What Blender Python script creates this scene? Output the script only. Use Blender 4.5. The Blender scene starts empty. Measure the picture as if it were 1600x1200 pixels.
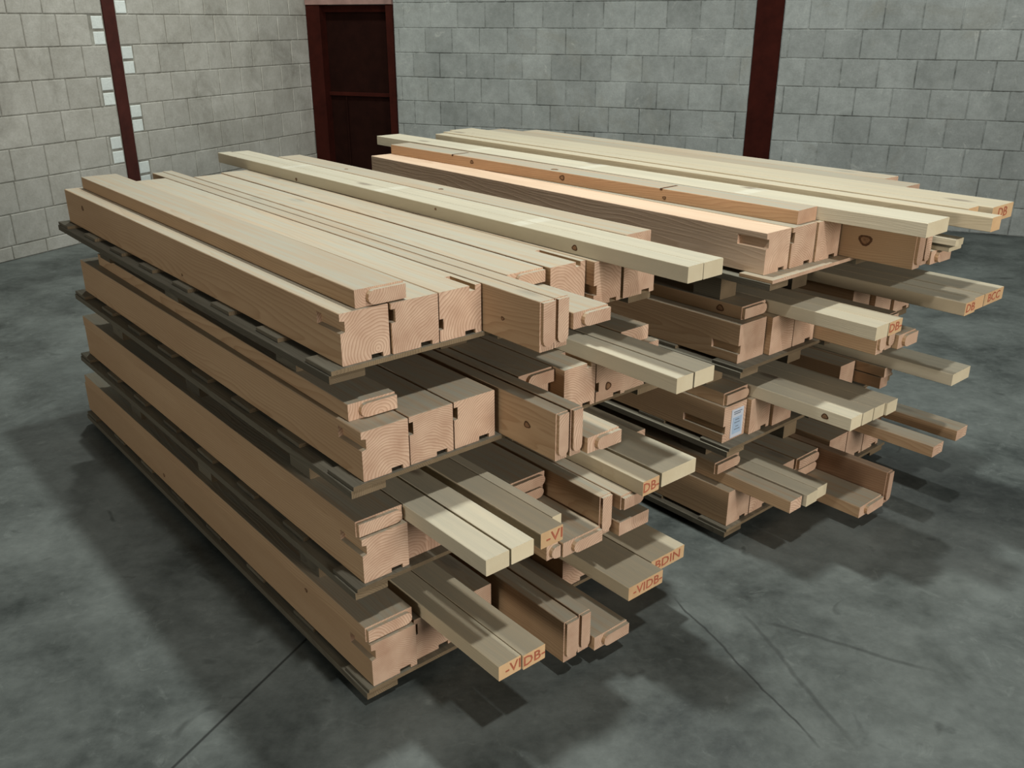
import bpy, bmesh, math, random
from mathutils import Matrix, Vector
random.seed(7)
S = 1.14                      # survey units -> metres
sc = bpy.context.scene
C = sc.collection

# ------------------------------------------------------------------ camera, world, lights, exposure
cam_d = bpy.data.cameras.new('camera'); cam = bpy.data.objects.new('camera', cam_d); C.objects.link(cam)
cam.location = (0, 0, 1.6*S)
cam.rotation_euler = (math.radians(90-22.009), 0, 0)
cam_d.sensor_width = 36; cam_d.lens = 36*1407.28/1600; cam_d.clip_start = .05
sc.camera = cam
sc.view_settings.view_transform = 'Standard'; sc.view_settings.look = 'None'
sc.view_settings.gamma = 1; sc.view_settings.use_curve_mapping = False
sc.view_settings.exposure = 0.0
w = bpy.data.worlds.new('world'); sc.world = w; w.use_nodes = True
bgn = w.node_tree.nodes['Background']; bgn.inputs[0].default_value = (.80, .93, .90, 1); bgn.inputs[1].default_value = .018

def lamp(name, loc, power, size, col, target=None):
    d = bpy.data.lights.new(name, 'AREA'); d.shape = 'DISK'; d.size = size*S; d.energy = power; d.color = col
    o = bpy.data.objects.new(name, d); C.objects.link(o); o.location = [k*S for k in loc]
    t = Vector(target if target else (loc[0], loc[1], 0))*S
    o.rotation_euler = (t-o.location).to_track_quat('-Z', 'Y').to_euler() if target else (0, 0, 0)
    return o
lamp('high_bay_lamp_back', (2.6, 5.6, 4.6), 85, .28, (.95, 1, .96))
lamp('high_bay_lamp_middle', (.05, 3.1, 4.6), 172, .22, (.97, 1, .95))
lamp('high_bay_lamp_front', (1.0, .5, 4.6), 115, .22, (1, .98, .93))
lamp('high_bay_lamp_corner', (-2.2, 7.2, 4.5), 120, .35, (.97, 1, .92))
o = lamp('soft_fill_right', (6.4, -4.6, 2.4), 560, 1, (1, .92, .82), (0, 2.6, .6))  # added soft fill behind the camera, brightens the timber ends
o.data.shape = 'RECTANGLE'; o.data.size = 3.0; o.data.size_y = 2.6
o = lamp('soft_fill_left', (-5.2, -3.8, 1.5), 190, 1, (1, .93, .82), (-.6, 2.8, .6))  # added low fill from the left, brightens the left timber faces
o.data.shape = 'RECTANGLE'; o.data.size = 2.6; o.data.size_y = 1.3

# ------------------------------------------------------------------ materials
def new_mat(name, rough=.7, spec=.3):
    m = bpy.data.materials.new(name); m.use_nodes = True
    nt = m.node_tree; b = nt.nodes['Principled BSDF']
    b.inputs['Roughness'].default_value = rough; b.inputs['Specular IOR Level'].default_value = spec
    return m, nt, b
def N(nt, t, **k):
    n = nt.nodes.new(t)
    for a, v in k.items(): setattr(n, a, v)
    return n
def M(nt, op, a, b=None, c=None):
    n = N(nt, 'ShaderNodeMath', operation=op)
    for i, v in enumerate((a, b, c)):
        if v is None: continue
        if isinstance(v, (int, float)): n.inputs[i].default_value = v
        else: nt.links.new(v, n.inputs[i])
    return n.outputs[0]
def mix(nt, f, a, b, mode='MIX'):
    n = N(nt, 'ShaderNodeMix', data_type='RGBA', blend_type=mode)
    for i, v in ((0, f), (6, a), (7, b)):
        if isinstance(v, (int, float)): n.inputs[i].default_value = v
        elif isinstance(v, tuple): n.inputs[i].default_value = (*v, 1)
        else: nt.links.new(v, n.inputs[i])
    return n.outputs[2]
def noise(nt, vec, scale, detail=4, rough=.55, dist=0):
    n = N(nt, 'ShaderNodeTexNoise'); n.inputs['Scale'].default_value = scale
    n.inputs['Detail'].default_value = detail; n.inputs['Roughness'].default_value = rough
    n.inputs['Distortion'].default_value = dist
    if vec is not None: nt.links.new(vec, n.inputs['Vector'])
    return n.outputs[0]
def mapr(nt, v, a, b, c=0., d=1.):
    n = N(nt, 'ShaderNodeMapRange'); nt.links.new(v, n.inputs[0])
    for i, k in zip((1, 2, 3, 4), (a, b, c, d)): n.inputs[i].default_value = k
    return n.outputs[0]
def comb(nt, x, y, z):
    n = N(nt, 'ShaderNodeCombineXYZ')
    for i, v in enumerate((x, y, z)):
        if isinstance(v, (int, float)): n.inputs[i].default_value = v
        else: nt.links.new(v, n.inputs[i])
    return n.outputs[0]

def wood(name, early, late, end_e, end_l, ring=.0060, contrast=.55, knots=1., rough=.72, dusty=.0, bump=.25, vary=.07, bands=0.):
    """solid wood: annual rings round a pith line along local X, so ends show arcs and faces show grain"""
    m, nt, b = new_mat(name, rough, .25); L = nt.links.new
    tc = N(nt, 'ShaderNodeTexCoord'); sx = N(nt, 'ShaderNodeSeparateXYZ'); L(tc.outputs['Object'], sx.inputs[0])
    oi = N(nt, 'ShaderNodeObjectInfo'); wn = N(nt, 'ShaderNodeTexWhiteNoise', noise_dimensions='1D'); L(oi.outputs['Random'], wn.inputs['W'])
    wc = N(nt, 'ShaderNodeSeparateColor'); L(wn.outputs['Color'], wc.inputs[0])
    x, y, z = sx.outputs
    off = M(nt, 'MULTIPLY', oi.outputs['Random'], 37.)
    xs = M(nt, 'ADD', M(nt, 'MULTIPLY', x, .9), off)
    wob = noise(nt, comb(nt, xs, M(nt, 'MULTIPLY', y, 5.), M(nt, 'MULTIPLY', z, 5.)), 1.6, 2)
    y0 = M(nt, 'SUBTRACT', M(nt, 'MULTIPLY', wc.outputs[0], .22), .20)
    z0 = M(nt, 'SUBTRACT', M(nt, 'MULTIPLY', wc.outputs[1], .16), .10)
    tl = N(nt, 'ShaderNodeTexWhiteNoise', noise_dimensions='1D'); L(M(nt, 'ADD', off, 5.3), tl.inputs['W'])
    tc2 = N(nt, 'ShaderNodeSeparateColor'); L(tl.outputs['Color'], tc2.inputs[0])
    y0 = M(nt, 'ADD', y0, M(nt, 'MULTIPLY', x, M(nt, 'MULTIPLY', M(nt, 'SUBTRACT', tc2.outputs[0], .5), .10)))
    z0 = M(nt, 'ADD', z0, M(nt, 'MULTIPLY', x, M(nt, 'MULTIPLY', M(nt, 'SUBTRACT', tc2.outputs[1], .5), .10)))
    dy = M(nt, 'SUBTRACT', y, y0); dz = M(nt, 'SUBTRACT', z, z0)
    r = M(nt, 'SQRT', M(nt, 'ADD', M(nt, 'MULTIPLY', dy, dy), M(nt, 'MULTIPLY', dz, dz)))
    r = M(nt, 'ADD', r, M(nt, 'MULTIPLY', wob, .055))
    # knots: sparse cells stretched a little along the grain
    kv = comb(nt, M(nt, 'ADD', M(nt, 'MULTIPLY', x, 2.6), off), M(nt, 'MULTIPLY', y, 7.), M(nt, 'MULTIPLY', z, 7.))
    vo = N(nt, 'ShaderNodeTexVoronoi', feature='F1'); vo.inputs['Scale'].default_value = 1.; L(kv, vo.inputs['Vector'])
    ks = N(nt, 'ShaderNodeSeparateColor'); L(vo.outputs['Color'], ks.inputs[0])
    pick = M(nt, 'GREATER_THAN', ks.outputs[0], .62)
    kr = M(nt, 'MULTIPLY', mapr(nt, vo.outputs['Distance'], .08, .17, 1, 0), M(nt, 'MULTIPLY', pick, knots))
    bend = M(nt, 'MULTIPLY', mapr(nt, vo.outputs['Distance'], .05, .42, 1, 0), M(nt, 'MULTIPLY', pick, .007))
    r = M(nt, 'ADD', r, bend)
    ph = M(nt, 'FRACT', M(nt, 'DIVIDE', r, mapr(nt, wc.outputs[2], 0, 1, ring*.65, ring*1.15)))
    rg = M(nt, 'POWER', ph, 2.4)
    rg = M(nt, 'MULTIPLY', rg, mapr(nt, ph, .93, 1., 1, .0))
    gn = N(nt, 'ShaderNodeSeparateXYZ'); L(tc.outputs['Normal'], gn.inputs[0])
    endm = M(nt, 'GREATER_THAN', M(nt, 'ABSOLUTE', gn.outputs[0]), .7)
    fib = noise(nt, comb(nt, M(nt, 'ADD', M(nt, 'MULTIPLY', x, 3.), off), M(nt, 'MULTIPLY', y, 130.), M(nt, 'MULTIPLY', z, 130.)), 1., 3)
    blot = noise(nt, comb(nt, M(nt, 'ADD', M(nt, 'MULTIPLY', x, 1.4), off), M(nt, 'MULTIPLY', y, 7.), M(nt, 'MULTIPLY', z, 7.)), 1., 4, .6)
    f_side = M(nt, 'MULTIPLY', M(nt, 'ADD', M(nt, 'MULTIPLY', rg, .7), M(nt, 'MULTIPLY', fib, .45)), contrast)
    side = mix(nt, f_side, early, late)
    side = mix(nt, mapr(nt, blot, .35, .7, 0, .34), side, late)
    f_end = M(nt, 'MULTIPLY', rg, min(1., contrast*1.15))
    en = mix(nt, f_end, end_e, end_l)
    eb = noise(nt, comb(nt, off, M(nt, 'MULTIPLY', y, 14.), M(nt, 'MULTIPLY', z, 14.)), 1., 3)
    en = mix(nt, mapr(nt, eb, .35, .75, 0, .5), en, end_l)
    col = mix(nt, endm, side, en)
    col = mix(nt, M(nt, 'MULTIPLY', kr, M(nt, 'SUBTRACT', 1., endm)), col, (.13, .065, .03))
    gnb = N(nt, 'ShaderNodeSeparateXYZ'); L(tc.outputs['Normal'], gnb.inputs[0])
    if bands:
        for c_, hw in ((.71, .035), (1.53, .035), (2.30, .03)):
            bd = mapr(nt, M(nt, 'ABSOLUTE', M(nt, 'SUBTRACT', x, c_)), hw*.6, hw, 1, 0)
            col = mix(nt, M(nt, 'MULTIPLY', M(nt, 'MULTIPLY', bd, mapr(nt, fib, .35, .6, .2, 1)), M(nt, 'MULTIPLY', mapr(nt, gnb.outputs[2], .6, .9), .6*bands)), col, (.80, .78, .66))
    if dusty:
        dn = noise(nt, comb(nt, M(nt, 'MULTIPLY', x, .9), M(nt, 'ADD', M(nt, 'MULTIPLY', y, 28.), off), z), 1.5, 5, .6)
        up = mapr(nt, gn.outputs[2], .6, .9)
        col = mix(nt, M(nt, 'MULTIPLY', up, mapr(nt, dn, .34, .62, dusty*.45, dusty)), col, (.37, .36, .29))
    hv = mapr(nt, wc.outputs[2], 0, 1, 1-vary, 1+vary)
    sc_ = N(nt, 'ShaderNodeVectorMath', operation='SCALE'); L(col, sc_.inputs[0]); L(hv, sc_.inputs['Scale'])
    L(sc_.outputs[0], b.inputs['Base Color'])
    bp = N(nt, 'ShaderNodeBump'); bp.inputs['Strength'].default_value = bump; bp.inputs['Distance'].default_value = .002
    L(M(nt, 'ADD', fib, M(nt, 'MULTIPLY', rg, .5)), bp.inputs['Height']); L(bp.outputs[0], b.inputs['Normal'])
    return m

FIR = wood('fir_beam_wood', (.50, .35, .21), (.29, .165, .08), (.74, .545, .40), (.38, .20, .125), ring=.0085, contrast=.7, dusty=.9)
FIRB = wood('brown_fir_wood', (.31, .195, .115), (.17, .085, .045), (.60, .42, .31), (.34, .19, .12), ring=.0085, contrast=.75, dusty=.35)
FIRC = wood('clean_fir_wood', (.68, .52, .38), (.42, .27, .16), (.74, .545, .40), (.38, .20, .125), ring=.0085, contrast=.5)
FIRO = wood('orange_fir_wood', (.62, .39, .22), (.38, .20, .10), (.74, .50, .34), (.38, .20, .125), ring=.0085, contrast=.6, dusty=1.)
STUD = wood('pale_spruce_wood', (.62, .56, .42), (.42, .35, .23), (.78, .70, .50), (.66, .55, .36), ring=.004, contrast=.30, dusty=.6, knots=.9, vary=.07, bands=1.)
STUDO = wood('spruce_wood_with_orange_ends', (.58, .50, .35), (.40, .30, .18), (.78, .55, .31), (.60, .34, .17), ring=.004, contrast=.35, dusty=.6, knots=.9, vary=.08)
PAL = wood('weathered_pallet_wood', (.135, .122, .088), (.065, .056, .04), (.24, .18, .11), (.12, .09, .055), ring=.006, contrast=.8, dusty=.35, rough=.85, vary=.3)

def concrete_floor():
    m, nt, b = new_mat('stained_concrete_floor', .62, .35); L = nt.links.new
    g = N(nt, 'ShaderNodeNewGeometry'); p = g.outputs['Position']
    n1 = noise(nt, p, 1.1, 6, .62, .6); n2 = noise(nt, p, 3.2, 6, .65, .4); n3 = noise(nt, p, 22., 4, .7); n4 = noise(nt, p, 9., 5, .7, 1.5)
    v = M(nt, 'ADD', M(nt, 'MULTIPLY', n1, .52), M(nt, 'ADD', M(nt, 'MULTIPLY', n2, .34), M(nt, 'MULTIPLY', n3, .14)))
    f = mapr(nt, v, .38, .62)
    col = mix(nt, f, (.030, .037, .035), (.150, .170, .160))
    col = mix(nt, mapr(nt, n4, .58, .80, 0, .35), col, (.26, .29, .27))
    n5 = noise(nt, p, 6.5, 3, .5, .8)
    col = mix(nt, mapr(nt, n5, .66, .74, 0, .55), col, (.03, .035, .033))
    # saw cuts and cracks, fixed in floor coordinates (survey units)
    sx = N(nt, 'ShaderNodeSeparateXYZ'); L(p, sx.inputs[0])
    X = M(nt, 'DIVIDE', sx.outputs[0], S); Y = M(nt, 'DIVIDE', sx.outputs[1], S)
    nw = M(nt, 'MULTIPLY', M(nt, 'SUBTRACT', noise(nt, p, 5., 3), .5), .035)
    for (x0, y0, x1, y1, w_, k, ext) in ((-.586, 2.032, -.783, 1.595, .0035, .85, .9), (.50, 2.216, .70, 1.74, .003, .7, .0), (.683, 2.149, .79, 1.75, .006, .4, 0.), (.757, 2.122, 1.06, 1.955, .006, .4, 0.), (2.6, 3.2, 2.2, 2.0, .004, .5, 1.)):
        dx, dy = x1-x0, y1-y0; l = math.hypot(dx, dy); dx /= l; dy /= l
        dd = M(nt, 'ABSOLUTE', M(nt, 'ADD', M(nt, 'ADD', M(nt, 'MULTIPLY', X, -dy), M(nt, 'MULTIPLY', Y, dx)), M(nt, 'ADD', nw if k < .8 else 0., dy*x0-dx*y0)))
        tt = M(nt, 'ADD', M(nt, 'ADD', M(nt, 'MULTIPLY', X, dx), M(nt, 'MULTIPLY', Y, dy)), -(dx*x0+dy*y0))
        inn = M(nt, 'MULTIPLY', mapr(nt, tt, -ext-.05, -ext, 0, 1), mapr(nt, tt, l+ext, l+ext+.1, 1, 0))
        col = mix(nt, M(nt, 'MULTIPLY', M(nt, 'MULTIPLY', mapr(nt, dd, w_*.5, w_*1.6, 1, 0), inn), k), col, (.012, .014, .013))
    L(col, b.inputs['Base Color'])
    L(mapr(nt, n2, .3, .7, .5, .72), b.inputs['Roughness'])
    bp = N(nt, 'ShaderNodeBump'); bp.inputs['Strength'].default_value = .15; bp.inputs['Distance'].default_value = .01
    L(n3, bp.inputs['Height']); L(bp.outputs[0], b.inputs['Normal'])
    return m
FLOOR = concrete_floor()

def masonry(name, c0, c1, stain, vary=.12, blotch=.35):
    m, nt, b = new_mat(name, .9, .15); L = nt.links.new
    g = N(nt, 'ShaderNodeNewGeometry'); p = g.outputs['Position']
    oi = N(nt, 'ShaderNodeObjectInfo')
    n1 = noise(nt, p, 2.3, 5, .65, .5); n2 = noise(nt, p, 14., 5, .7); n3 = noise(nt, p, 60., 3, .8)
    col = mix(nt, mapr(nt, M(nt, 'ADD', M(nt, 'MULTIPLY', n1, .6), M(nt, 'MULTIPLY', n2, .4)), .36, .64), c0, c1)
    col = mix(nt, mapr(nt, noise(nt, p, 1.3, 5, .7, 1.), .54, .74, 0, blotch), col, stain)
    col = mix(nt, mapr(nt, noise(nt, p, 5., 6, .75, 1.5), .60, .78, 0, .6), col, (.60, .61, .57))
    k = M(nt, 'MULTIPLY', mapr(nt, oi.outputs['Random'], 0, 1, 1-vary, 1+vary), mapr(nt, n3, .3, .7, .93, 1.07))
    s = N(nt, 'ShaderNodeVectorMath', operation='SCALE'); L(col, s.inputs[0]); L(k, s.inputs['Scale']); L(s.outputs[0], b.inputs['Base Color'])
    bp = N(nt, 'ShaderNodeBump'); bp.inputs['Strength'].default_value = .5; bp.inputs['Distance'].default_value = .004
    L(M(nt, 'ADD', n2, n3), bp.inputs['Height']); L(bp.outputs[0], b.inputs['Normal'])
    return m
BLK_L = masonry('beige_concrete_block', (.37, .36, .32), (.50, .495, .455), (.19, .18, .15), vary=.05, blotch=.6)
BLK_R = masonry('grey_concrete_block', (.225, .245, .235), (.33, .355, .345), (.22, .215, .175), vary=.10, blotch=.5)
MORT_L = masonry('beige_mortar', (.20, .19, .16), (.45, .45, .40), (.06, .06, .05))
MORT_R = masonry('grey_mortar', (.07, .075, .07), (.36, .39, .375), (.05, .05, .05))
WHITE = masonry('whitewashed_brick', (.68, .74, .72), (.78, .84, .82), (.55, .58, .55), .06)
def plain(name, col, rough=.6, spec=.3, var=.25, scale=8.):
    m, nt, b = new_mat(name, rough, spec)
    tc = N(nt, 'ShaderNodeTexCoord'); n = noise(nt, tc.outputs['Object'], scale, 5, .65)
    c = mix(nt, mapr(nt, n, .3, .7), tuple(k*(1-var) for k in col), tuple(k*(1+var) for k in col))
    nt.links.new(c, b.inputs['Base Color']); return m
RED_SHADE = plain('shaded_red_primer', (.034, .006, .0035), .85, .1)  # same primer as RED, darkened so the shade sits in the colour
RED = plain('dark_red_primer_paint', (.060, .014, .010), .6)
DOORP = plain('dark_red_door_paint', (.014, .004, .0025), .9, .08)
INK = plain('red_marker_ink', (.46, .15, .09), .8, .1)
PAPER = plain('white_label_paper', (.62, .68, .78), .6, .2, .04)
KNOT1 = plain('knot_bark_ring', (.10, .05, .025), .8, .2, .4, 60.)
KNOT2 = plain('knot_heart', (.24, .135, .07), .7, .2, .35, 60.)
PBLUE = plain('pale_blue_print', (.42, .56, .74), .6, .2, .1)
PGREY = plain('grey_print', (.20, .24, .30), .6, .2, .1)
LINT = plain('pinkish_steel', (.26, .16, .14), .5)

# ------------------------------------------------------------------ mesh helpers (survey units in, metres out)
def finish(name, bm, mat, parent=None, mats=None):
    me = bpy.data.meshes.new(name)
    for v in bm.verts: v.co *= S
    bmesh.ops.recalc_face_normals(bm, faces=bm.faces)
    bm.to_mesh(me); bm.free()
    for mm in (mats or [mat]): me.materials.append(mm)
    o = bpy.data.objects.new(name, me); C.objects.link(o)
    if parent: o.parent = parent
    return o
def box(bm, x0, x1, y0, y1, z0, z1, ch=0.):
    prism(bm, rect(y0, y1, z0, z1, ch), x0, x1)
def rect(y0, y1, z0, z1, c=0.):
    if not c: return [(y0, z0), (y1, z0), (y1, z1), (y0, z1)]
    return [(y0+c, z0), (y1-c, z0), (y1, z0+c), (y1, z1-c), (y1-c, z1), (y0+c, z1), (y0, z1-c), (y0, z0+c)]
def prism(bm, prof, x0, x1, back=True, front=True):
    a = [bm.verts.new((x0, y, z)) for y, z in prof]; b = [bm.verts.new((x1, y, z)) for y, z in prof]
    n = len(prof)
    if front: bm.faces.new(a)
    if back: bm.faces.new(b[::-1])
    for i in range(n): bm.faces.new((a[i], b[i], b[(i+1) % n], a[(i+1) % n]))
def empty(name, label, cat, loc, rz=0., group=None):
    o = bpy.data.objects.new(name, None); C.objects.link(o); o.empty_display_size = .1
    o.location = [k*S for k in loc]; o.rotation_euler = (0, 0, rz); o['label'] = label; o['category'] = cat
    if group: o['group'] = group
    return o

# ------------------------------------------------------------------ setting
aL, aR = math.radians(64), math.radians(-22)
PL, QR = Vector((-3.5747, 6.3372, 0)), Vector((4.0717, 7.0780, 0))
dL = Vector((math.cos(aL), math.sin(aL), 0)); dR = Vector((math.cos(aR), math.sin(aR), 0))
CORNER_L, CORNER_R = 3.56, -6.564
L0, R1, TOP = -2.6, 2.2, 3.06
bm = bmesh.new()
pts = [PL+dL*L0, Vector((-2.6, -2.2, 0)), Vector((5.2, -2.2, 0)), QR+dR*R1, PL+dL*CORNER_L]
lo = [bm.verts.new(p) for p in pts]; hi = [bm.verts.new(p-Vector((0, 0, .12))) for p in pts]
bm.faces.new(lo); bm.faces.new(hi[::-1])
for i in range(5): bm.faces.new((lo[i], hi[i], hi[(i+1) % 5], lo[(i+1) % 5]))
fl = finish('floor', bm, FLOOR); fl['kind'] = 'structure'

BW, BH, G = .2785, .2185, .0075
def block_mesh(name, wd, ht, mat):
    bm = bmesh.new(); c = .0035; d = .05
    f = [bm.verts.new(v) for v in ((c, 0, c), (wd-c, 0, c), (wd-c, 0, ht-c), (c, 0, ht-c))]
    k = [bm.verts.new(v) for v in ((0, c, 0), (wd, c, 0), (wd, c, ht), (0, c, ht))]
    b = [bm.verts.new(v) for v in ((0, d, 0), (wd, d, 0), (wd, d, ht), (0, d, ht))]
    bm.faces.new(f)
    for q, r in ((f, k), (k, b)):
        for i in range(4): bm.faces.new((q[i], r[i], r[(i+1) % 4], q[(i+1) % 4]))
    for v in bm.verts: v.co *= S
    bmesh.ops.recalc_face_normals(bm, faces=bm.faces)
    me = bpy.data.meshes.new(name); bm.to_mesh(me); bm.free(); me.materials.append(mat); return me
def wall(name, P, ang, w0, w1, rows, mat, mort, holes, view):
    """rows: (z0, z1, offset or list of (from, to, offset)); holes: (w0, w1, z0, z1) left without blocks"""
    bm = bmesh.new()
    segs = sorted([(h[0], h[1]) for h in holes if h[4]])
    # backing of mortar, cut round the full-height openings
    cur = w0
    for a, b, zt in [(h[0], h[1], h[3]) for h in sorted(holes) if h[4]]:
        box(bm, cur, a, .0045, .16, 0, TOP); box(bm, a, b, .0045, .16, zt, TOP) if zt < TOP else None; cur = b
    box(bm, cur, w1, .0045, .16, 0, TOP)
    wo = finish(name, bm, mort); wo['kind'] = 'structure'
    wo.location = P*S; wo.rotation_euler = (0, 0, ang)
    cache = {}; rest = bmesh.new(); n = 0
    for z0, z1, spec in rows:
        for (a, b, off) in spec:
            k0 = math.floor((a-off)/BW); x = off+k0*BW
            while x < b:
                s0, s1 = max(a, x)+G/2, min(b, x+BW)-G/2; x += BW
                cuts = [(s0, s1)]
                for h in holes:
                    if h[3] > z0+.03 and h[2] < z1-.03:
                        nc = []
                        for (c0, c1) in cuts:
                            if h[1] <= c0 or h[0] >= c1: nc.append((c0, c1)); continue
                            if h[0] > c0: nc.append((c0, h[0]-G/2))
                            if h[1] < c1: nc.append((h[1]+G/2, c1))
                        cuts = nc
                for c0, c1 in cuts:
                    if c1-c0 < .02: continue
                    wd, ht = round(c1-c0, 3), round(z1-z0-G, 4)
                    proud = random.uniform(-.0015, .0015)
                    if z0 < 1.9 and view[0] < (c0+c1)/2 < view[1] and n < 290:
                        if (wd, ht) not in cache: cache[(wd, ht)] = block_mesh('concrete_block', wd, ht, mat)
                        o = bpy.data.objects.new('concrete_block', cache[(wd, ht)]); C.objects.link(o); o.parent = wo
                        o.location = (c0*S, proud*S, (z0+G/2)*S); n += 1
                    else: box(rest, c0, c1, 0, .03, z0+G/2, z1-G/2)
    ro = finish('concrete_blockwork', rest, mat, wo); ro['kind'] = 'stuff'
    return wo
Z = lambda k: k*BH
rowsR = []
offR = [(.16, .16), (.16, .16), (.03, .02), (.16, .13), (.03, .26), (.165, .13), (.02, .255), (.08, .12), (.0, .25), (.14, .1), (.0, .25), (.13, .11), (.0, .25), (.12, .1)]
for k in range(14):
    a, b = offR[k]
    rowsR.append((Z(k), min(Z(k+1), TOP), [(CORNER_R, -2.25, a), (-2.03, R1, b)]))
wr = wall('wall_right', QR, aR, CORNER_R, R1, rowsR, BLK_R, MORT_R, [(CORNER_R+.001, -5.60, 0, 1.78, True), (-2.25, -2.03, 0, TOP, True)], (-6.6, .9))
rowsL = []; z = 0.; zs = [0, .10, .32, .54, .76, .98, 1.20, 1.42, 1.64, 1.86, 2.08, 2.30, 2.52, 2.74, 2.96, TOP]
offL = [.2, .06, .20, .27, .19, .04, .22, .05, .23, .06, .2, .05, .2, .05, .2]
offL2 = [.0, .04, .12, .13, .04, .13, .04, .14, .04, .13, .04, .13, .04, .13, .04]
for i in range(15): rowsL.append((zs[i], zs[i+1], [(L0, 1.11, offL2[i]), (1.235, CORNER_L, offL[i])]))
whites = []
for i, r in enumerate(range(1, 9)):
    z0, z1 = zs[r], zs[r+1]
    whites.append((.995, 1.115, z0, z1) if r in (3, 5, 7) else (1.235, 1.355, z0, z1) if r in (2, 4, 6, 8) else None)
whites = [q for q in whites if q]
wl = wall('wall_left', PL, aL, L0, CORNER_L+.0, rowsL, BLK_L, MORT_L, [(1.115, 1.235, 0, TOP, True)]+[(*q, False) for q in whites], (-.2, 3.6))
for a, b, z0, z1 in whites:
    h = (z1-z0)/2
    for j in (0, 1):
        me = block_mesh('white_brick', b-a-.018, h-.02, WHITE)
        o = bpy.data.objects.new('white_brick', me); C.objects.link(o); o.parent = wl
        o.location = ((a+.009)*S, random.uniform(-.001, .002)*S, (z0+.008+j*h)*S)

def column(name, P, ang, a, b, label, RED=RED):
    d = Vector((math.cos(ang), math.sin(ang), 0))
    bm = bmesh.new(); w_ = b-a
    box(bm, 0, w_, -.004, .008, 0, TOP, .001); box(bm, 0, w_, .112, .124, 0, TOP, .001); box(bm, w_/2-.005, w_/2+.005, .0075, .1125, 0, TOP)
    o = finish(name, bm, RED); o.location = (P+d*a)*S; o.rotation_euler = (0, 0, ang)
    o['label'] = label; o['category'] = 'column'
    bm = bmesh.new(); box(bm, -.03, w_+.03, -.035, -.0045, .0, .012, .002); finish('base_plate', bm, RED, o)
    return o
column('steel_column', PL, aL, 1.118, 1.232, 'narrow dark red steel column set in the left block wall beside the white bricks')
column('steel_column', QR, aR, -2.247, -2.033, 'wide dark red steel column in the grey wall behind the far right stack', RED=RED_SHADE)

# door in the corner end of the right wall
d = empty('door_1', '', 'x', QR+dR*(-6.47), aR)
for k in ('label', 'category'): del d[k]
d['kind'] = 'structure'
def dpart(name, mat, boxes, parent=d, ch=.002):
    bm = bmesh.new()
    for q in boxes: box(bm, *q, ch)
    return finish(name, bm, mat, parent)
dpart('door_frame', RED_SHADE, [(-.085, .07, -.02, .13, 0, 1.735), (.80, .87, -.02, .13, 0, 1.735)])
dpart('door_lintel', LINT, [(-.085, .87, -.03, .13, 1.736, 1.78)])
pn = dpart('door_panel', DOORP, [(.0705, .7995, .085, .12, .01, 1.733)])
dpart('door_rail', RED_SHADE, [(.0705, .7995, .055, .0845, .895, .93), (.0705, .7995, .055, .0845, .03, .09), (.0705, .7995, .055, .0845, 1.67, 1.73)])
dpart('door_stile', DOORP, [(.25, .265, .066, .0845, .0905, .8945)])

# ------------------------------------------------------------------ timber stacks
class Stack:
    def __init__(s, org, deg, who):
        s.o = Vector((*org, 0)); s.a = math.radians(deg); s.who = who
        s.u = Vector((math.cos(s.a), math.sin(s.a), 0)); s.v = Vector((math.sin(s.a), -math.cos(s.a), 0))
    def at(s, ss, t, z): return s.o+s.u*ss+s.v*t+Vector((0, 0, z))
LS = Stack((-.3458, 1.8042), 130.15, 'near left stack')
RS = Stack((.7035, 2.5735), 130.617, 'far right stack')

# profiles run y from -w to 0 (local -y is to the right), z from 0 to h
def beam_prof(w_, h, fl):
    c = .0016; p = [(0-c, 0)]
    if 'b' in fl: p += [(-.60*w_, 0), (-.60*w_, .011), (-.85*w_, .011), (-.85*w_, 0)]
    p += [(-w_+c, 0), (-w_, c)]
    p += [(-w_, h-c), (-w_+c, h)]
    if 't' in fl: p += [(-.86*w_, h), (-.86*w_, h-.013), (-.72*w_, h-.013), (-.72*w_, h)]
    p += [(-c, h), (0, h-c)]
    if 'l' in fl: p += [(0, .86*h), (-.012, .84*h), (-.012, .64*h), (0, .62*h)]
    if 'h' in fl: p += [(0, .88*h), (-.011, .88*h), (-.011, .62*h), (0, .62*h)]
    if 'm' in fl: p += [(0, .46*h), (-.011, .46*h), (-.011, .24*h), (0, .24*h)]
    p += [(0, c)]
    return [(a, b) for a, b in p]
def arc(cx, cz, r, a0, a1, n=6): return [(cx+r*math.cos(math.radians(a0+(a1-a0)*i/n)), cz+r*math.sin(math.radians(a0+(a1-a0)*i/n))) for i in range(n+1)]
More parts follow.
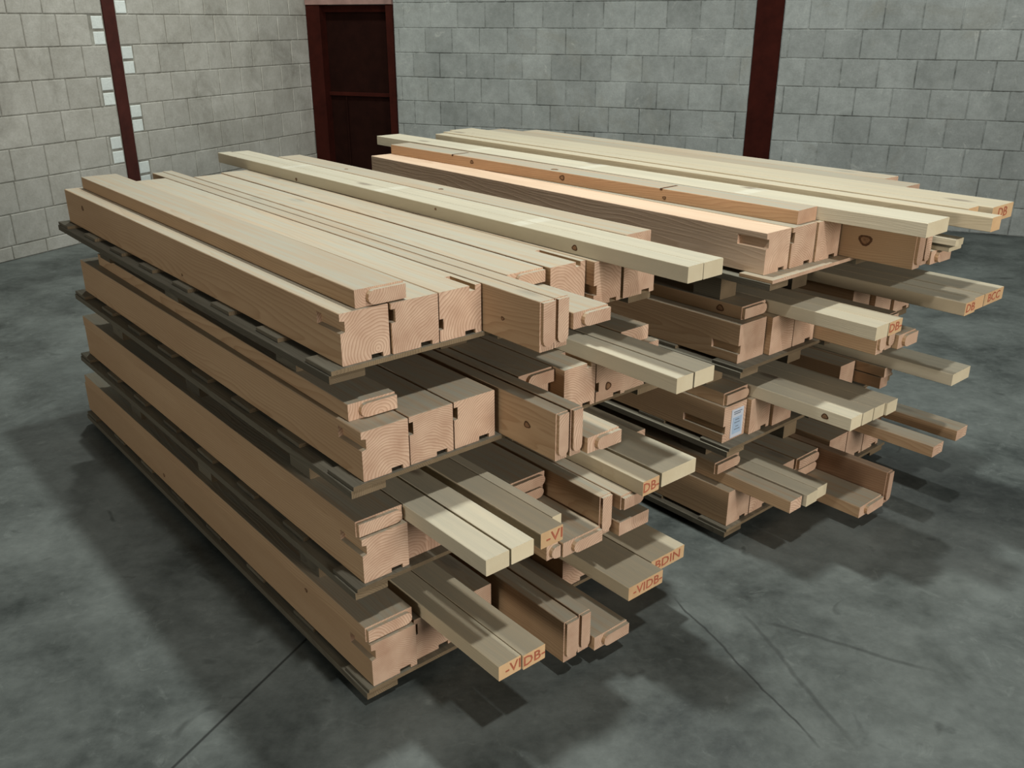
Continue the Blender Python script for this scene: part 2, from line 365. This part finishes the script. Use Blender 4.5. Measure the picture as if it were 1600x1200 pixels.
def timber(st, kind, t0, t1, s0, s1, z0, z1, label, cat='beam', mat=None, fl='', dt=0., text=None, group=None, tp=(0, 1), name=None, knots=()):
    w_, h, ln = t1-t0, z1-z0, s1-s0
    bm = bmesh.new()
    if kind == 'beam':
        g = .10+.03*((int(t0*1000)) % 3)
        if fl:
            prism(bm, beam_prof(w_, h, fl), 0, g, back=False); prism(bm, rect(-w_, 0, 0, h, .0016), g, ln)
        else: prism(bm, rect(-w_, 0, 0, h, .0016), 0, ln)
        mat = mat or FIR
    else:
        prism(bm, rect(-w_, 0, 0, h, .0014), 0, ln)
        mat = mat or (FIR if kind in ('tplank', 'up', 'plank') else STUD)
    o = finish(name or {'beam': 'square_beam', 'stud': 'stud_plank', 'tplank': 'tongued_plank', 'up': 'edge_plank', 'plank': 'plank'}[kind], bm, mat)
    o.location = st.at(s0, t0, z0)*S
    o.rotation_euler = (0, 0, st.a-(dt/ln if dt else 0.))
    o['label'] = label; o['category'] = cat; o['group'] = group or {'beam': 'square beams of the ', 'stud': 'pale stud planks of the ', 'tplank': 'flat tongued planks of the ', 'up': 'planks standing on edge in the ', 'plank': 'flat planks of the '}[kind]+st.who
    if kind == 'tplank':          # rounded tongue cut proud of the end, left side round unless 'R'
        bm = bmesh.new(); m_ = .0035; r = (h-2*m_-.001)/2; zc = m_+r
        if 'R' in fl:
            pr = [(-.004, m_)]+[(-w_+r+.012*(1-i/6)-.0, z) for i, z in []]
            pr = [(-.003, m_)]+[(y, z) for y, z in arc(-w_+r+.006, zc, r, 270, 90)]+[(-.003, m_+2*r)]
        else: pr = [(-w_+.001, m_), (-w_+.001, m_+2*r)]+[(y, z) for y, z in arc(-min(.036, w_*.22)-r, zc, r, 90, -90)]
        prism(bm, pr, -.011, .0); finish('tongue', bm, mat, o)
    if kind == 'up':              # tongue with a rounded lower end
        bm = bmesh.new(); r = (w_-.006)/2; yc = -w_/2
        pr = [(-.003, h-.002), (-w_+.003, h-.002)]+[(y, z) for y, z in arc(yc, .012+r, r, 180, 360)]
        prism(bm, pr, -.009, .0); finish('tongue', bm, mat, o)
    if text:
        cu = bpy.data.curves.new('mark', 'FONT'); cu.body = text; cu.size = h*S*.9; cu.extrude = .0006; cu.offset = .0002
        cu.align_x = 'CENTER'; cu.align_y = 'CENTER'; cu.resolution_u = 2
        to = bpy.data.objects.new('t', cu); C.objects.link(to)
        bpy.context.view_layer.update()
        wdt = to.dimensions.x; sx = min(1.25, (w_*S*(tp[1]-tp[0])*.96)/max(wdt, .001))
        me = bpy.data.meshes.new_from_object(to); bpy.data.objects.remove(to)
        me.materials.clear(); me.materials.append(INK)
        mo = bpy.data.objects.new('red_lettering', me); C.objects.link(mo); mo.parent = o
        mo.matrix_local = Matrix(((0, 0, -1, -.0005), (-sx, 0, 0, -w_*(tp[0]+tp[1])/2*S), (0, 1, 0, h/2*S), (0, 0, 0, 1)))
        mo['label'] = 'red hand lettering on the plank end'
    for (face, kx, kz, kr) in knots:     # sound knots: slightly proud oval discs on the left side, the top or the near end
        bm = bmesh.new()
        for rad, lift in ((1., .0003), (.62, .0007)):
            vs = []
            for i in range(14):
                a = math.tau*i/14; q = rad*kr*(1+.12*math.sin(3*a+kx*40))
                px, pz = q*math.cos(a)*(1.35 if face != 'E' else 1), q*math.sin(a)
                vs.append(bm.verts.new((kx+px, lift, kz+pz) if face == 'L' else (kx+px, kz+pz, h+lift) if face == 'T' else (-lift, kx+px, kz+pz)))
            f = bm.faces.new(vs); f.material_index = 0 if rad == 1. else 1
        ko = finish('knot', bm, None, o, mats=[KNOT1, KNOT2])
    return o
ORD = ['first', 'second', 'third', 'fourth', 'fifth', 'sixth', 'seventh']
def beams(st, tier, zb, zt, rows):
    for i, r in enumerate(rows):
        t0, t1, s0, s1 = r[:4]; fl = r[4] if len(r) > 4 else 'b'; k = r[5] if len(r) > 5 else {}
        extra = k.pop('say', '') if k else ''
        timber(st, 'beam', t0, t1, s0, s1, zb, zt, 'square fir beam%s, %s from left, %s tier, %s' % (extra, ORD[i], tier, st.who), fl=fl, **k)
def pallet(st, tier, s0, s1, t0, t1, z, zr, feet, srows, lip=None):
    """z: underside of the timber above; zr: level the runners end at; feet: (t0, t1, z it stands on)"""
    e = empty('timber_pallet', 'weathered grey wooden pallet under the %s tier of the %s' % (tier, st.who), 'pallet', st.at(s0, t0, zr-.0), st.a, 'pallets of the '+st.who)
    n = 8; bw = .115; ln = s1-s0; wd = t1-t0
    for i in range(n):
        x = (ln-bw)*i/(n-1)
        bm = bmesh.new(); box(bm, x, x+bw, -wd, -(.004 if i in (0, n-1) else .016), z-.011-zr, z-.0005-zr, .001); o = finish('deck_board', bm, lip if (i == 0 and lip) else PAL, e)
    for k in range(3):
        y = [0.0, wd/2-.05, wd-.10][k]
        bm = bmesh.new(); box(bm, .004, ln-.004, -y-.09, -y, z-.031-zr, z-.0115-zr, .001); finish('runner', bm, PAL, e)
    for (f0, f1, zf) in feet:
        for s_ in srows:
            bm = bmesh.new(); box(bm, s_-s0, s_-s0+.105, -(f1-t0), -(f0-t0), zf+.0006-zr, z-.0315-zr, .002); finish('block', bm, PAL, e)
    return e

# ---- near left stack --------------------------------------------------------
b1, b2, b3, b4 = .900, .640, .355, .055
t1, t2, t3, t4 = 1.020, .762, .475, .180
P = .042
beams(LS, 'top', b1, t1, [(0, .123, .035, 2.03, 'bl', {'knots': [('L', 1.80, .078, .009), ('L', .9, .02, .004)]}), (.127, .255, .03, 2.03, 'bh'), (.258, .381, .03, 2.04, 'btm'), (.605, .728, .03, 2.03, 'tb'), (.732, .834, .0, 2.03, 'bm'), (.845, .968, .0, 2.02, 'b')])
timber(LS, 'up', .386, .429, -.175, 2.20, b1, t1, 'left one of the pale paired edge planks, top tier, near left stack', 'plank', knots=[('L', .13, .05, .005)])
timber(LS, 'up', .433, .472, -.173, 2.215, b1, t1, 'right one of the pale paired edge planks, top tier, near left stack', 'plank')
timber(LS, 'tplank', .478, .598, .02, 2.0, b1, b1+.0395, 'lowest flat plank right of the edge planks, top tier, near left stack', 'plank')
timber(LS, 'tplank', .476, .588, -.19, 2.02, b1+.040, b1+.080, 'protruding flat tongued plank beside the edge planks, top tier, near left stack', 'plank')
timber(LS, 'tplank', .478, .597, .05, 2.0, b1+.0805, t1-.0005, 'set-back plank end lying above the tongued plank, top tier, near left stack', 'plank')
timber(LS, 'tplank', .046, .172, .045, 2.0, t1+.0005, t1+P, 'plank with round tongue lying on the leftmost beams on top of the near left stack', 'plank', dt=.012)
timber(LS, 'stud', .751, .808, -.29, 2.31, t1+.0005, t1+P, 'left one of two long pale planks overhanging the top of the near left stack', 'plank', dt=-.034, knots=[('L', .38, .018, .008), ('L', 1.0, .03, .004), ('L', 1.9, .012, .006)])
timber(LS, 'stud', .8095, .884, -.29, 2.29, t1+.0005, t1+P, 'right one of two long pale planks overhanging the top of the near left stack', 'plank', dt=-.034)
timber(LS, 'plank', .887, .989, .037, 2.02, t1+.0005, t1+P, 'wide plank on the right edge of the near left stack, behind the overhanging pair', 'plank', dt=-.028, knots=[('T', .9, -.05, .008), ('T', 1.5, -.04, .007)])
pallet(LS, 'top', .026, 2.06, -.038, 1.0, b1, b1-.031, [(.018, .10, t2+P), (.45, .54, t2), (.88, .95, t2+P)], [.30, 1.05, 1.68])

beams(LS, 'second', b2, t2, [(0, .124, -.022, 1.99, 'bl'), (.128, .252, -.02, 2.0, 'bh'), (.257, .381, -.018, 2.0, 'bh'), (.600, .714, -.035, 2.0, 'bt'), (.718, .832, -.035, 2.0, 'bm', {'say': ' with a round knot in its end', 'knots': [('E', -.047, .037, .012)]}), (.838, .972, -.028, 2.0, 'b')])
timber(LS, 'up', .396, .433, -.223, 2.22, b2, t2, 'knotty edge plank with swirling grain, left one of the pair, second tier, near left stack', 'plank', knots=[('L', .10, .06, .009)])
timber(LS, 'up', .441, .476, -.225, 2.24, b2, t2, 'edge plank, right one of the pair, second tier, near left stack', 'plank')
timber(LS, 'tplank', .482, .588, -.243, 2.0, b2+.0005, b2+.042, 'protruding flat tongued plank beside the edge planks, second tier, near left stack', 'plank')
timber(LS, 'plank', .482, .594, .02, 2.0, b2+.0425, b2+.080, 'buried middle flat plank right of the edge planks, second tier, near left stack', 'plank')
timber(LS, 'tplank', .482, .596, .01, 2.0, b2+.0805, t2, 'set-back tongued plank end level with the beams, second tier, near left stack', 'plank')
timber(LS, 'tplank', .010, .134, .045, 1.86, t2+.0005, t2+P, 'plank with a tongue end lying on the leftmost beam, second tier, near left stack', 'plank', dt=.02)
timber(LS, 'stud', .696, .757, -.325, 2.25, t2+.0005, t2+P, 'left one of two long pale planks jutting out, second tier, near left stack', 'plank')
timber(LS, 'stud', .763, .838, -.325, 2.25, t2+.0005, t2+P, 'right one of two long pale planks jutting out, second tier, near left stack', 'plank')
timber(LS, 'plank', .845, .957, .0, 2.0, t2+.0005, t2+P, 'reddish flat plank end at the right edge, second tier, near left stack', 'plank')
pallet(LS, 'second', -.027, 2.02, -.034, 1.0, b2, b2-.031, [(.018, .10, t3+P), (.47, .54, t3), (.89, .955, t3)], [.28, .98, 1.68])

beams(LS, 'third', b3, t3, [(0, .128, .008, 2.10, 'bl', {'say': ' with smooth planed end'}), (.133, .255, .03, 2.1, '', {'mat': FIRB, 'say': ' with brown end'}), (.259, .381, .02, 2.1, 'b'), (.735, .85, .0, 2.1, 'b'), (.855, .97, .0, 2.1, 'b')])
timber(LS, 'tplank', -.004, .126, .026, 2.09, t3+.0005, t3+P, 'plank lying flush on the leftmost beam, third tier, near left stack', 'plank', fl='R')
timber(LS, 'stud', .129, .195, -.296, 2.2, t3+.0005, t3+P, 'left one of two brightly lit cream planks, third tier, near left stack', 'plank')
timber(LS, 'stud', .201, .267, -.296, 2.2, t3+.0005, t3+P, 'right one of two brightly lit cream planks, third tier, near left stack', 'plank')
timber(LS, 'stud', .292, .361, -.292, 2.2, t3+.0005, t3+P, 'narrow jutting plank marked VI in red, third tier, near left stack', 'plank', mat=STUDO, text='-VI', tp=(.25, 1))
timber(LS, 'stud', .363, .392, -.253, 2.2, t3+.0005, t3+P, 'thin pale strip beside the red lettered plank, third tier, near left stack', 'plank')
timber(LS, 'tplank', .395, .434, -.20, 2.1, b3+.0005, b3+.042, 'narrow tongued plank low under the red lettered plank, third tier, near left stack', 'plank')
timber(LS, 'tplank', .437, .566, -.215, 2.12, b3+.0005, b3+.042, 'wide flat tongued plank at the foot of the upright board, third tier, near left stack', 'plank')
timber(LS, 'tplank', .435, .562, .0, 2.1, b3+.0425, b3+.081, 'lower of two rounded ends left of the upright board, third tier, near left stack', 'plank', fl='R')
timber(LS, 'tplank', .435, .562, -.005, 2.1, b3+.0815, t3, 'upper of two rounded ends left of the upright board, third tier, near left stack', 'plank', fl='R')
timber(LS, 'up', .572, .612, -.205, 2.2, b3+.004, t3, 'upright board forming an L with the flat tongued plank, third tier, near left stack', 'plank')
timber(LS, 'tplank', .617, .70, -.235, 2.1, b3+.078, t3-.001, 'upper tongued plank end right of the upright board, third tier, near left stack', 'plank', fl='R')
timber(LS, 'plank', .617, .73, -.235, 2.1, b3+.0005, b3+.04, 'lower plank end right of the upright board, third tier, near left stack', 'plank')
timber(LS, 'stud', .655, .716, -.275, 2.2, t3+.0005, t3+P, 'pale plank marked DB in red on its end, third tier, near left stack', 'plank', mat=STUDO, text='DB-')
timber(LS, 'stud', .729, .866, -.272, 2.2, t3+.0005, t3+P, 'wide cream plank with a bright clean end, right of the plank marked DB', 'plank')
pallet(LS, 'third', -.002, 2.13, -.030, 1.0, b3, b3-.031, [(.018, .10, t4+P), (.46, .54, t4), (.90, .96, t4)], [.28, .98, 1.62], lip=None)

beams(LS, 'bottom', b4, t4, [(0, .132, .0, 2.27, 'bl', {'knots': [('L', .33, .11, .006), ('L', 1.4, .03, .007)]}), (.137, .26, .015, 2.27, 'bh'), (.265, .39, .015, 2.27, 'b'), (.645, .765, .0, 2.2, 'b'), (.77, .89, .0, 2.2, 'b'), (.895, .99, .0, 2.2, 'b')])
timber(LS, 'tplank', -.003, .134, .018, 2.24, t4+.0005, t4+P, 'plank with rounded end lying on the leftmost beam, bottom tier, near left stack', 'plank', fl='R')
timber(LS, 'stud', .157, .224, -.303, 2.2, t4+.0005, t4+P, 'grey-beige plank marked VI, bottom tier, near left stack', 'plank', mat=STUDO, text='-VI', tp=(.3, 1))
timber(LS, 'stud', .226, .295, -.309, 2.2, t4+.0005, t4+P, 'grey-beige plank marked DB touching the VI plank at the front of the bottom tier', 'plank', mat=STUDO, text='DB-')
timber(LS, 'up', .423, .470, -.240, 2.2, b4, t4, 'left brown-sided one of the paired edge planks, bottom tier, near left stack', 'plank')
timber(LS, 'up', .476, .514, -.239, 2.2, b4+.004, t4, 'right one of the paired edge planks, bottom tier, near left stack', 'plank')
timber(LS, 'tplank', .518, .640, -.258, 2.2, b4+.0005, b4+.042, 'lowest flat tongued plank right of the bottom edge planks of the near left stack', 'plank')
timber(LS, 'stud', .614, .748, -.283, 2.2, t4+.0005, t4+P, 'plank with crowded red letters, left one of two at right, bottom tier', 'plank', mat=STUDO, text='-VIDB-', tp=(.12, 1))
timber(LS, 'stud', .752, .891, -.238, 2.2, t4+.0005, t4+P, 'plank with faint red letters, right one of two at right, bottom tier', 'plank', mat=STUDO, text='BDIN')
pallet(LS, 'bottom', -.004, 2.25, -.020, 1.0, b4, b4-.031, [(.03, .11, 0), (.45, .54, 0), (.88, .97, 0)], [.08, .55, 1.05, 1.55, 2.05])

# ---- far right stack --------------------------------------------------------
b1, b2, b3, b4 = .912, .620, .345, .055
t1, t2, t3, t4 = 1.035, .745, .468, .180
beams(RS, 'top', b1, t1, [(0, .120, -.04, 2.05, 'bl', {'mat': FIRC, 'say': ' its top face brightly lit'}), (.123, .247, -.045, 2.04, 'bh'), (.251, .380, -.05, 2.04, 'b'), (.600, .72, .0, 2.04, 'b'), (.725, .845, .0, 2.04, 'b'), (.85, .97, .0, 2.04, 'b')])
pk = timber(RS, 'plank', .165, .271, -.028, 2.04, t1+.0005, t1+P, 'orange-sided plank with knots on the left side of the top of the far right stack', 'plank', dt=-.065, knots=[('L', .98, .022, .010), ('L', 1.5, .024, .008), ('L', .5, .012, .006), ('T', 1.05, -.03, .012)], mat=FIRO)
for kx in (.51, 1.62):
    bm = bmesh.new(); box(bm, kx, kx+.010, -.085, .0006, P-.007, P+.0002); finish('saw_kerf', bm, KNOT1, pk)
timber(RS, 'stud', .281, .415, -.363, 2.36, t1+.0005, t1+P, 'long pale plank overhanging the brown knotty edge plank on top of the far right stack', 'plank', dt=-.05)
timber(RS, 'up', .387, .430, -.29, 2.1, b1, t1, 'brown edge plank with a big dark knot, top tier, far right stack', 'plank', knots=[('L', .158, .062, .017), ('L', .9, .05, .01)])
timber(RS, 'up', .437, .476, -.288, 2.1, b1+.004, t1, 'pale-ended edge plank right of the knotty brown one, top tier, far right stack', 'plank')
timber(RS, 'tplank', .482, .592, -.297, 2.0, b1+.0005, b1+.042, 'flat tongued plank low beside the edge planks, top tier, far right stack', 'plank')
timber(RS, 'stud', .50, .55, -.355, 1.6, b1+.0645, b1+.085, 'upper of two thin pale sticks poking out, top tier, far right stack', 'plank', name='thin_stick')
timber(RS, 'stud', .51, .59, -.335, 1.6, b1+.0425, b1+.055, 'lower of two thin pale sticks poking out, top tier, far right stack', 'plank', name='thin_stick')
timber(RS, 'stud', .496, .556, -.447, 2.24, t1+.0005, t1+P, 'longest pale plank with orange end, reaching farthest right on the far right stack', 'plank', mat=STUDO, group='overhanging planks on top of the far right stack')
timber(RS, 'stud', .559, .625, -.35, 2.26, t1+.0005, t1+P+.004, 'pale plank with set-back orange end, middle of three on the far right stack', 'plank', mat=STUDO, group='overhanging planks on top of the far right stack')
timber(RS, 'stud', .63, .775, -.39, 2.3, t1+.0005, t1+P+.004, 'wide pale plank, rear one of three overhanging the top of the far right stack', 'plank', mat=STUDO, text='DB', group='overhanging planks on top of the far right stack')
timber(RS, 'plank', .79, .90, -.03, 2.2, t1+.0005, t1+P, 'pinkish flat plank behind the three overhanging planks on top of the far right stack', 'plank')
timber(RS, 'plank', .905, 1.0, .10, 2.05, t1+.0005, t1+P, 'flat plank at the rear right edge of the top of the far right stack', 'plank')
LIP = FIR
pallet(RS, 'top', -.09, 2.05, -.03, 1.0, b1, b1-.031, [(.05, .13, t2+P), (.45, .54, t2), (.90, .97, t2)], [.14, .9, 1.7], lip=FIR)

beams(RS, 'second', b2, t2, [(0, .135, .02, 2.0, 'm', {'say': ' slotted near its lower edge'}), (.139, .262, .0, 2.0, ''), (.266, .385, .0, 2.0, 'b'), (.615, .73, .0, 2.0, 'b'), (.735, .85, -.02, 2.0, 'b'), (.855, .97, -.03, 2.0, 'b')])
timber(RS, 'tplank', .042, .165, .05, 2.0, t2+.0005, t2+P, 'brown knotty plank lying on the leftmost beam, second tier, far right stack', 'plank', fl='R', knots=[('L', .08, .020, .011), ('L', .62, .015, .007)])
timber(RS, 'stud', .170, .238, -.32, 2.2, t2+.0005, t2+P, 'jutting plank with its top lit white and no letters, second tier, far right stack', 'plank')
timber(RS, 'stud', .240, .315, -.322, 2.2, t2+.0005, t2+P, 'jutting plank with red letters and a lit top, second tier, far right stack', 'plank', mat=STUDO, text='DB-')
timber(RS, 'up', .394, .438, -.217, 2.1, b2, t2, 'dark-sided edge plank, left one of the pair, second tier, far right stack', 'plank')
timber(RS, 'up', .449, .491, -.217, 2.1, b2+.004, t2, 'edge plank, right one of the pair, second tier, far right stack', 'plank')
timber(RS, 'tplank', .497, .605, -.235, 2.0, b2+.0005, b2+.048, 'low flat plank right of the edge planks, second tier, far right stack', 'plank')
timber(RS, 'stud', .599, .672, -.379, 2.2, t2+.0005, t2+P, 'left orange-ended plank of the shaded row reaching right, second tier, far right stack', 'plank', mat=STUDO, text='DB')
timber(RS, 'stud', .675, .745, -.372, 2.2, t2+.0005, t2+P, 'middle plank of the shaded row reaching right, second tier, far right stack', 'plank', mat=STUDO)
timber(RS, 'stud', .750, .889, -.372, 2.2, t2+.0005, t2+P, 'wide right plank with a lit edge of the shaded row, second tier, far right stack', 'plank', mat=STUDO, text='BCC')
pallet(RS, 'second', -.02, 2.0, -.028, 1.0, b2, b2-.031, [(.018, .10, t3+P), (.48, .56, t3), (.90, .97, t3)], [.14, .9, 1.7])

beams(RS, 'third', b3, t3, [(-.01, .106, .04, 2.05, 'm', {'say': ' bearing a white label'}), (.110, .222, .025, 2.05, 'b'), (.226, .335, .015, 2.05, ''), (.60, .695, .0, 2.0, 'b'), (.86, .97, .0, 2.0, 'b')])
timber(RS, 'tplank', .0, .124, .055, 2.0, t3+.0005, t3+P, 'brown plank above the labelled beam, third tier, far right stack', 'plank', fl='R')
timber(RS, 'stud', .128, .190, -.308, 2.2, t3+.0005, t3+P, 'leftmost of four butted grey-beige planks, third tier, far right stack', 'plank', knots=[('L', .085, .02, .009)])
timber(RS, 'stud', .192, .252, -.310, 2.2, t3+.0005, t3+P, 'second from left of four butted grey-beige planks, third tier, far right stack', 'plank')
timber(RS, 'stud', .254, .315, -.312, 2.2, t3+.0005, t3+P, 'third from left of four butted grey-beige planks, third tier, far right stack', 'plank')
timber(RS, 'stud', .317, .380, -.319, 2.2, t3+.0005, t3+P, 'rightmost of four butted grey-beige planks, third tier, far right stack', 'plank')
timber(RS, 'up', .400, .440, -.16, 2.1, b3, t3, 'brown edge plank under the four butted planks, left one of its pair, far right stack', 'plank')
timber(RS, 'up', .450, .490, -.16, 2.1, b3, t3, 'edge plank under the four butted planks, right one of its pair, far right stack', 'plank')
timber(RS, 'tplank', .496, .59, -.12, 2.0, b3+.0005, b3+.042, 'low flat plank right of the edge planks, third tier, far right stack', 'plank')
timber(RS, 'plank', .703, .755, -.11, 2.0, t3-.036, t3-.0005, 'upper one of two small pale notched ends right, third tier, far right stack', 'plank')
timber(RS, 'plank', .703, .755, -.10, 2.0, t3-.082, t3-.040, 'lower one of two small pale notched ends right, third tier, far right stack', 'plank')
timber(RS, 'stud', .710, .838, -.338, 2.2, t3+.0005, t3+P, 'lone wide plank reaching right over the floor, third tier, far right stack', 'plank')
pallet(RS, 'third', .0, 2.05, -.028, 1.0, b3, b3-.031, [(.02, .10, t4+P*2), (.48, .56, t4), (.88, .93, t4+P)], [.12, .9, 1.7])

beams(RS, 'bottom', b4, t4, [(0, .120, .0, 2.1, 'b'), (.125, .25, .0, 2.1, 'bh'), (.254, .372, .0, 2.1, 'b'), (.60, .72, .0, 2.1, 'b'), (.725, .845, .0, 2.1, 'b'), (.85, .97, .0, 2.1, 'b')])
timber(RS, 'tplank', -.005, .125, .062, 2.0, t4+P+.001, t4+P*2, 'raised tongued plank end at the left, bottom tier, far right stack', 'plank', fl='R')
timber(RS, 'stud', .031, .093, -.204, 2.1, t4+.0005, t4+P, 'brownish left one of three jutting planks, bottom tier, far right stack', 'plank', mat=FIR)
timber(RS, 'stud', .105, .167, -.214, 2.1, t4+.0005, t4+P, 'middle one of three jutting planks, with bright end, bottom tier, far right stack', 'plank')
timber(RS, 'stud', .170, .228, -.209, 2.1, t4+.0005, t4+P, 'grey-beige right one of three jutting planks, bottom tier, far right stack', 'plank')
timber(RS, 'tplank', .376, .515, -.258, 2.1, b4+.0005, b4+.042, 'wide tongued plank lying flat below the leaning brown board, bottom tier, far right stack', 'plank')
timber(RS, 'tplank', .378, .512, .0, 2.1, b4+.0425, b4+.083, 'lower one of two set-back rounded plank ends, bottom tier, far right stack', 'plank', fl='R')
timber(RS, 'tplank', .378, .512, -.005, 2.1, b4+.0835, t4, 'upper one of two set-back rounded plank ends, bottom tier, far right stack', 'plank', fl='R')
timber(RS, 'up', .520, .556, -.263, 2.1, b4+.004, t4, 'dark brown upright board behind the wide flat plank, bottom tier, far right stack', 'plank', mat=FIRB)
timber(RS, 'stud', .743, .819, -.307, 2.1, t4+.0005, t4+P, 'nearer of two planks reaching right over the floor, bottom tier, far right stack', 'plank', mat=FIR)
timber(RS, 'stud', .937, 1.02, -.30, 2.1, t4+.0005, t4+P, 'farther of two planks reaching right over the floor, bottom tier, far right stack', 'plank', mat=FIR)
pallet(RS, 'bottom', -.015, 2.1, -.020, 1.0, b4, b4-.031, [(.03, .11, 0), (.45, .54, 0), (.88, .97, 0)], [.08, .5, 1.0, 1.5, 1.9])

# paper label on the end of the third tier corner beam of the far right stack
lb = empty('paper_label', 'white and pale blue paper label on a beam end, third tier, far right stack', 'label', RS.at(.0385, .028, b3+.006), RS.a)
bm = bmesh.new(); box(bm, -.0008, .001, -.062, 0, 0, .098); finish('sheet', bm, PAPER, lb)
bm = bmesh.new(); box(bm, -.0014, -.0008, -.054, -.008, .012, .070); finish('print_panel', bm, PBLUE, lb)
bm = bmesh.new()
for i, (a, b_, zz) in enumerate(((.010, .052, .088), (.012, .046, .081), (.020, .040, .060), (.016, .044, .050), (.024, .038, .036), (.018, .046, .026))):
    box(bm, -.0020, -.0014, -b_, -a, zz, zz+.0025)
finish('print_lines', bm, PGREY, lb)
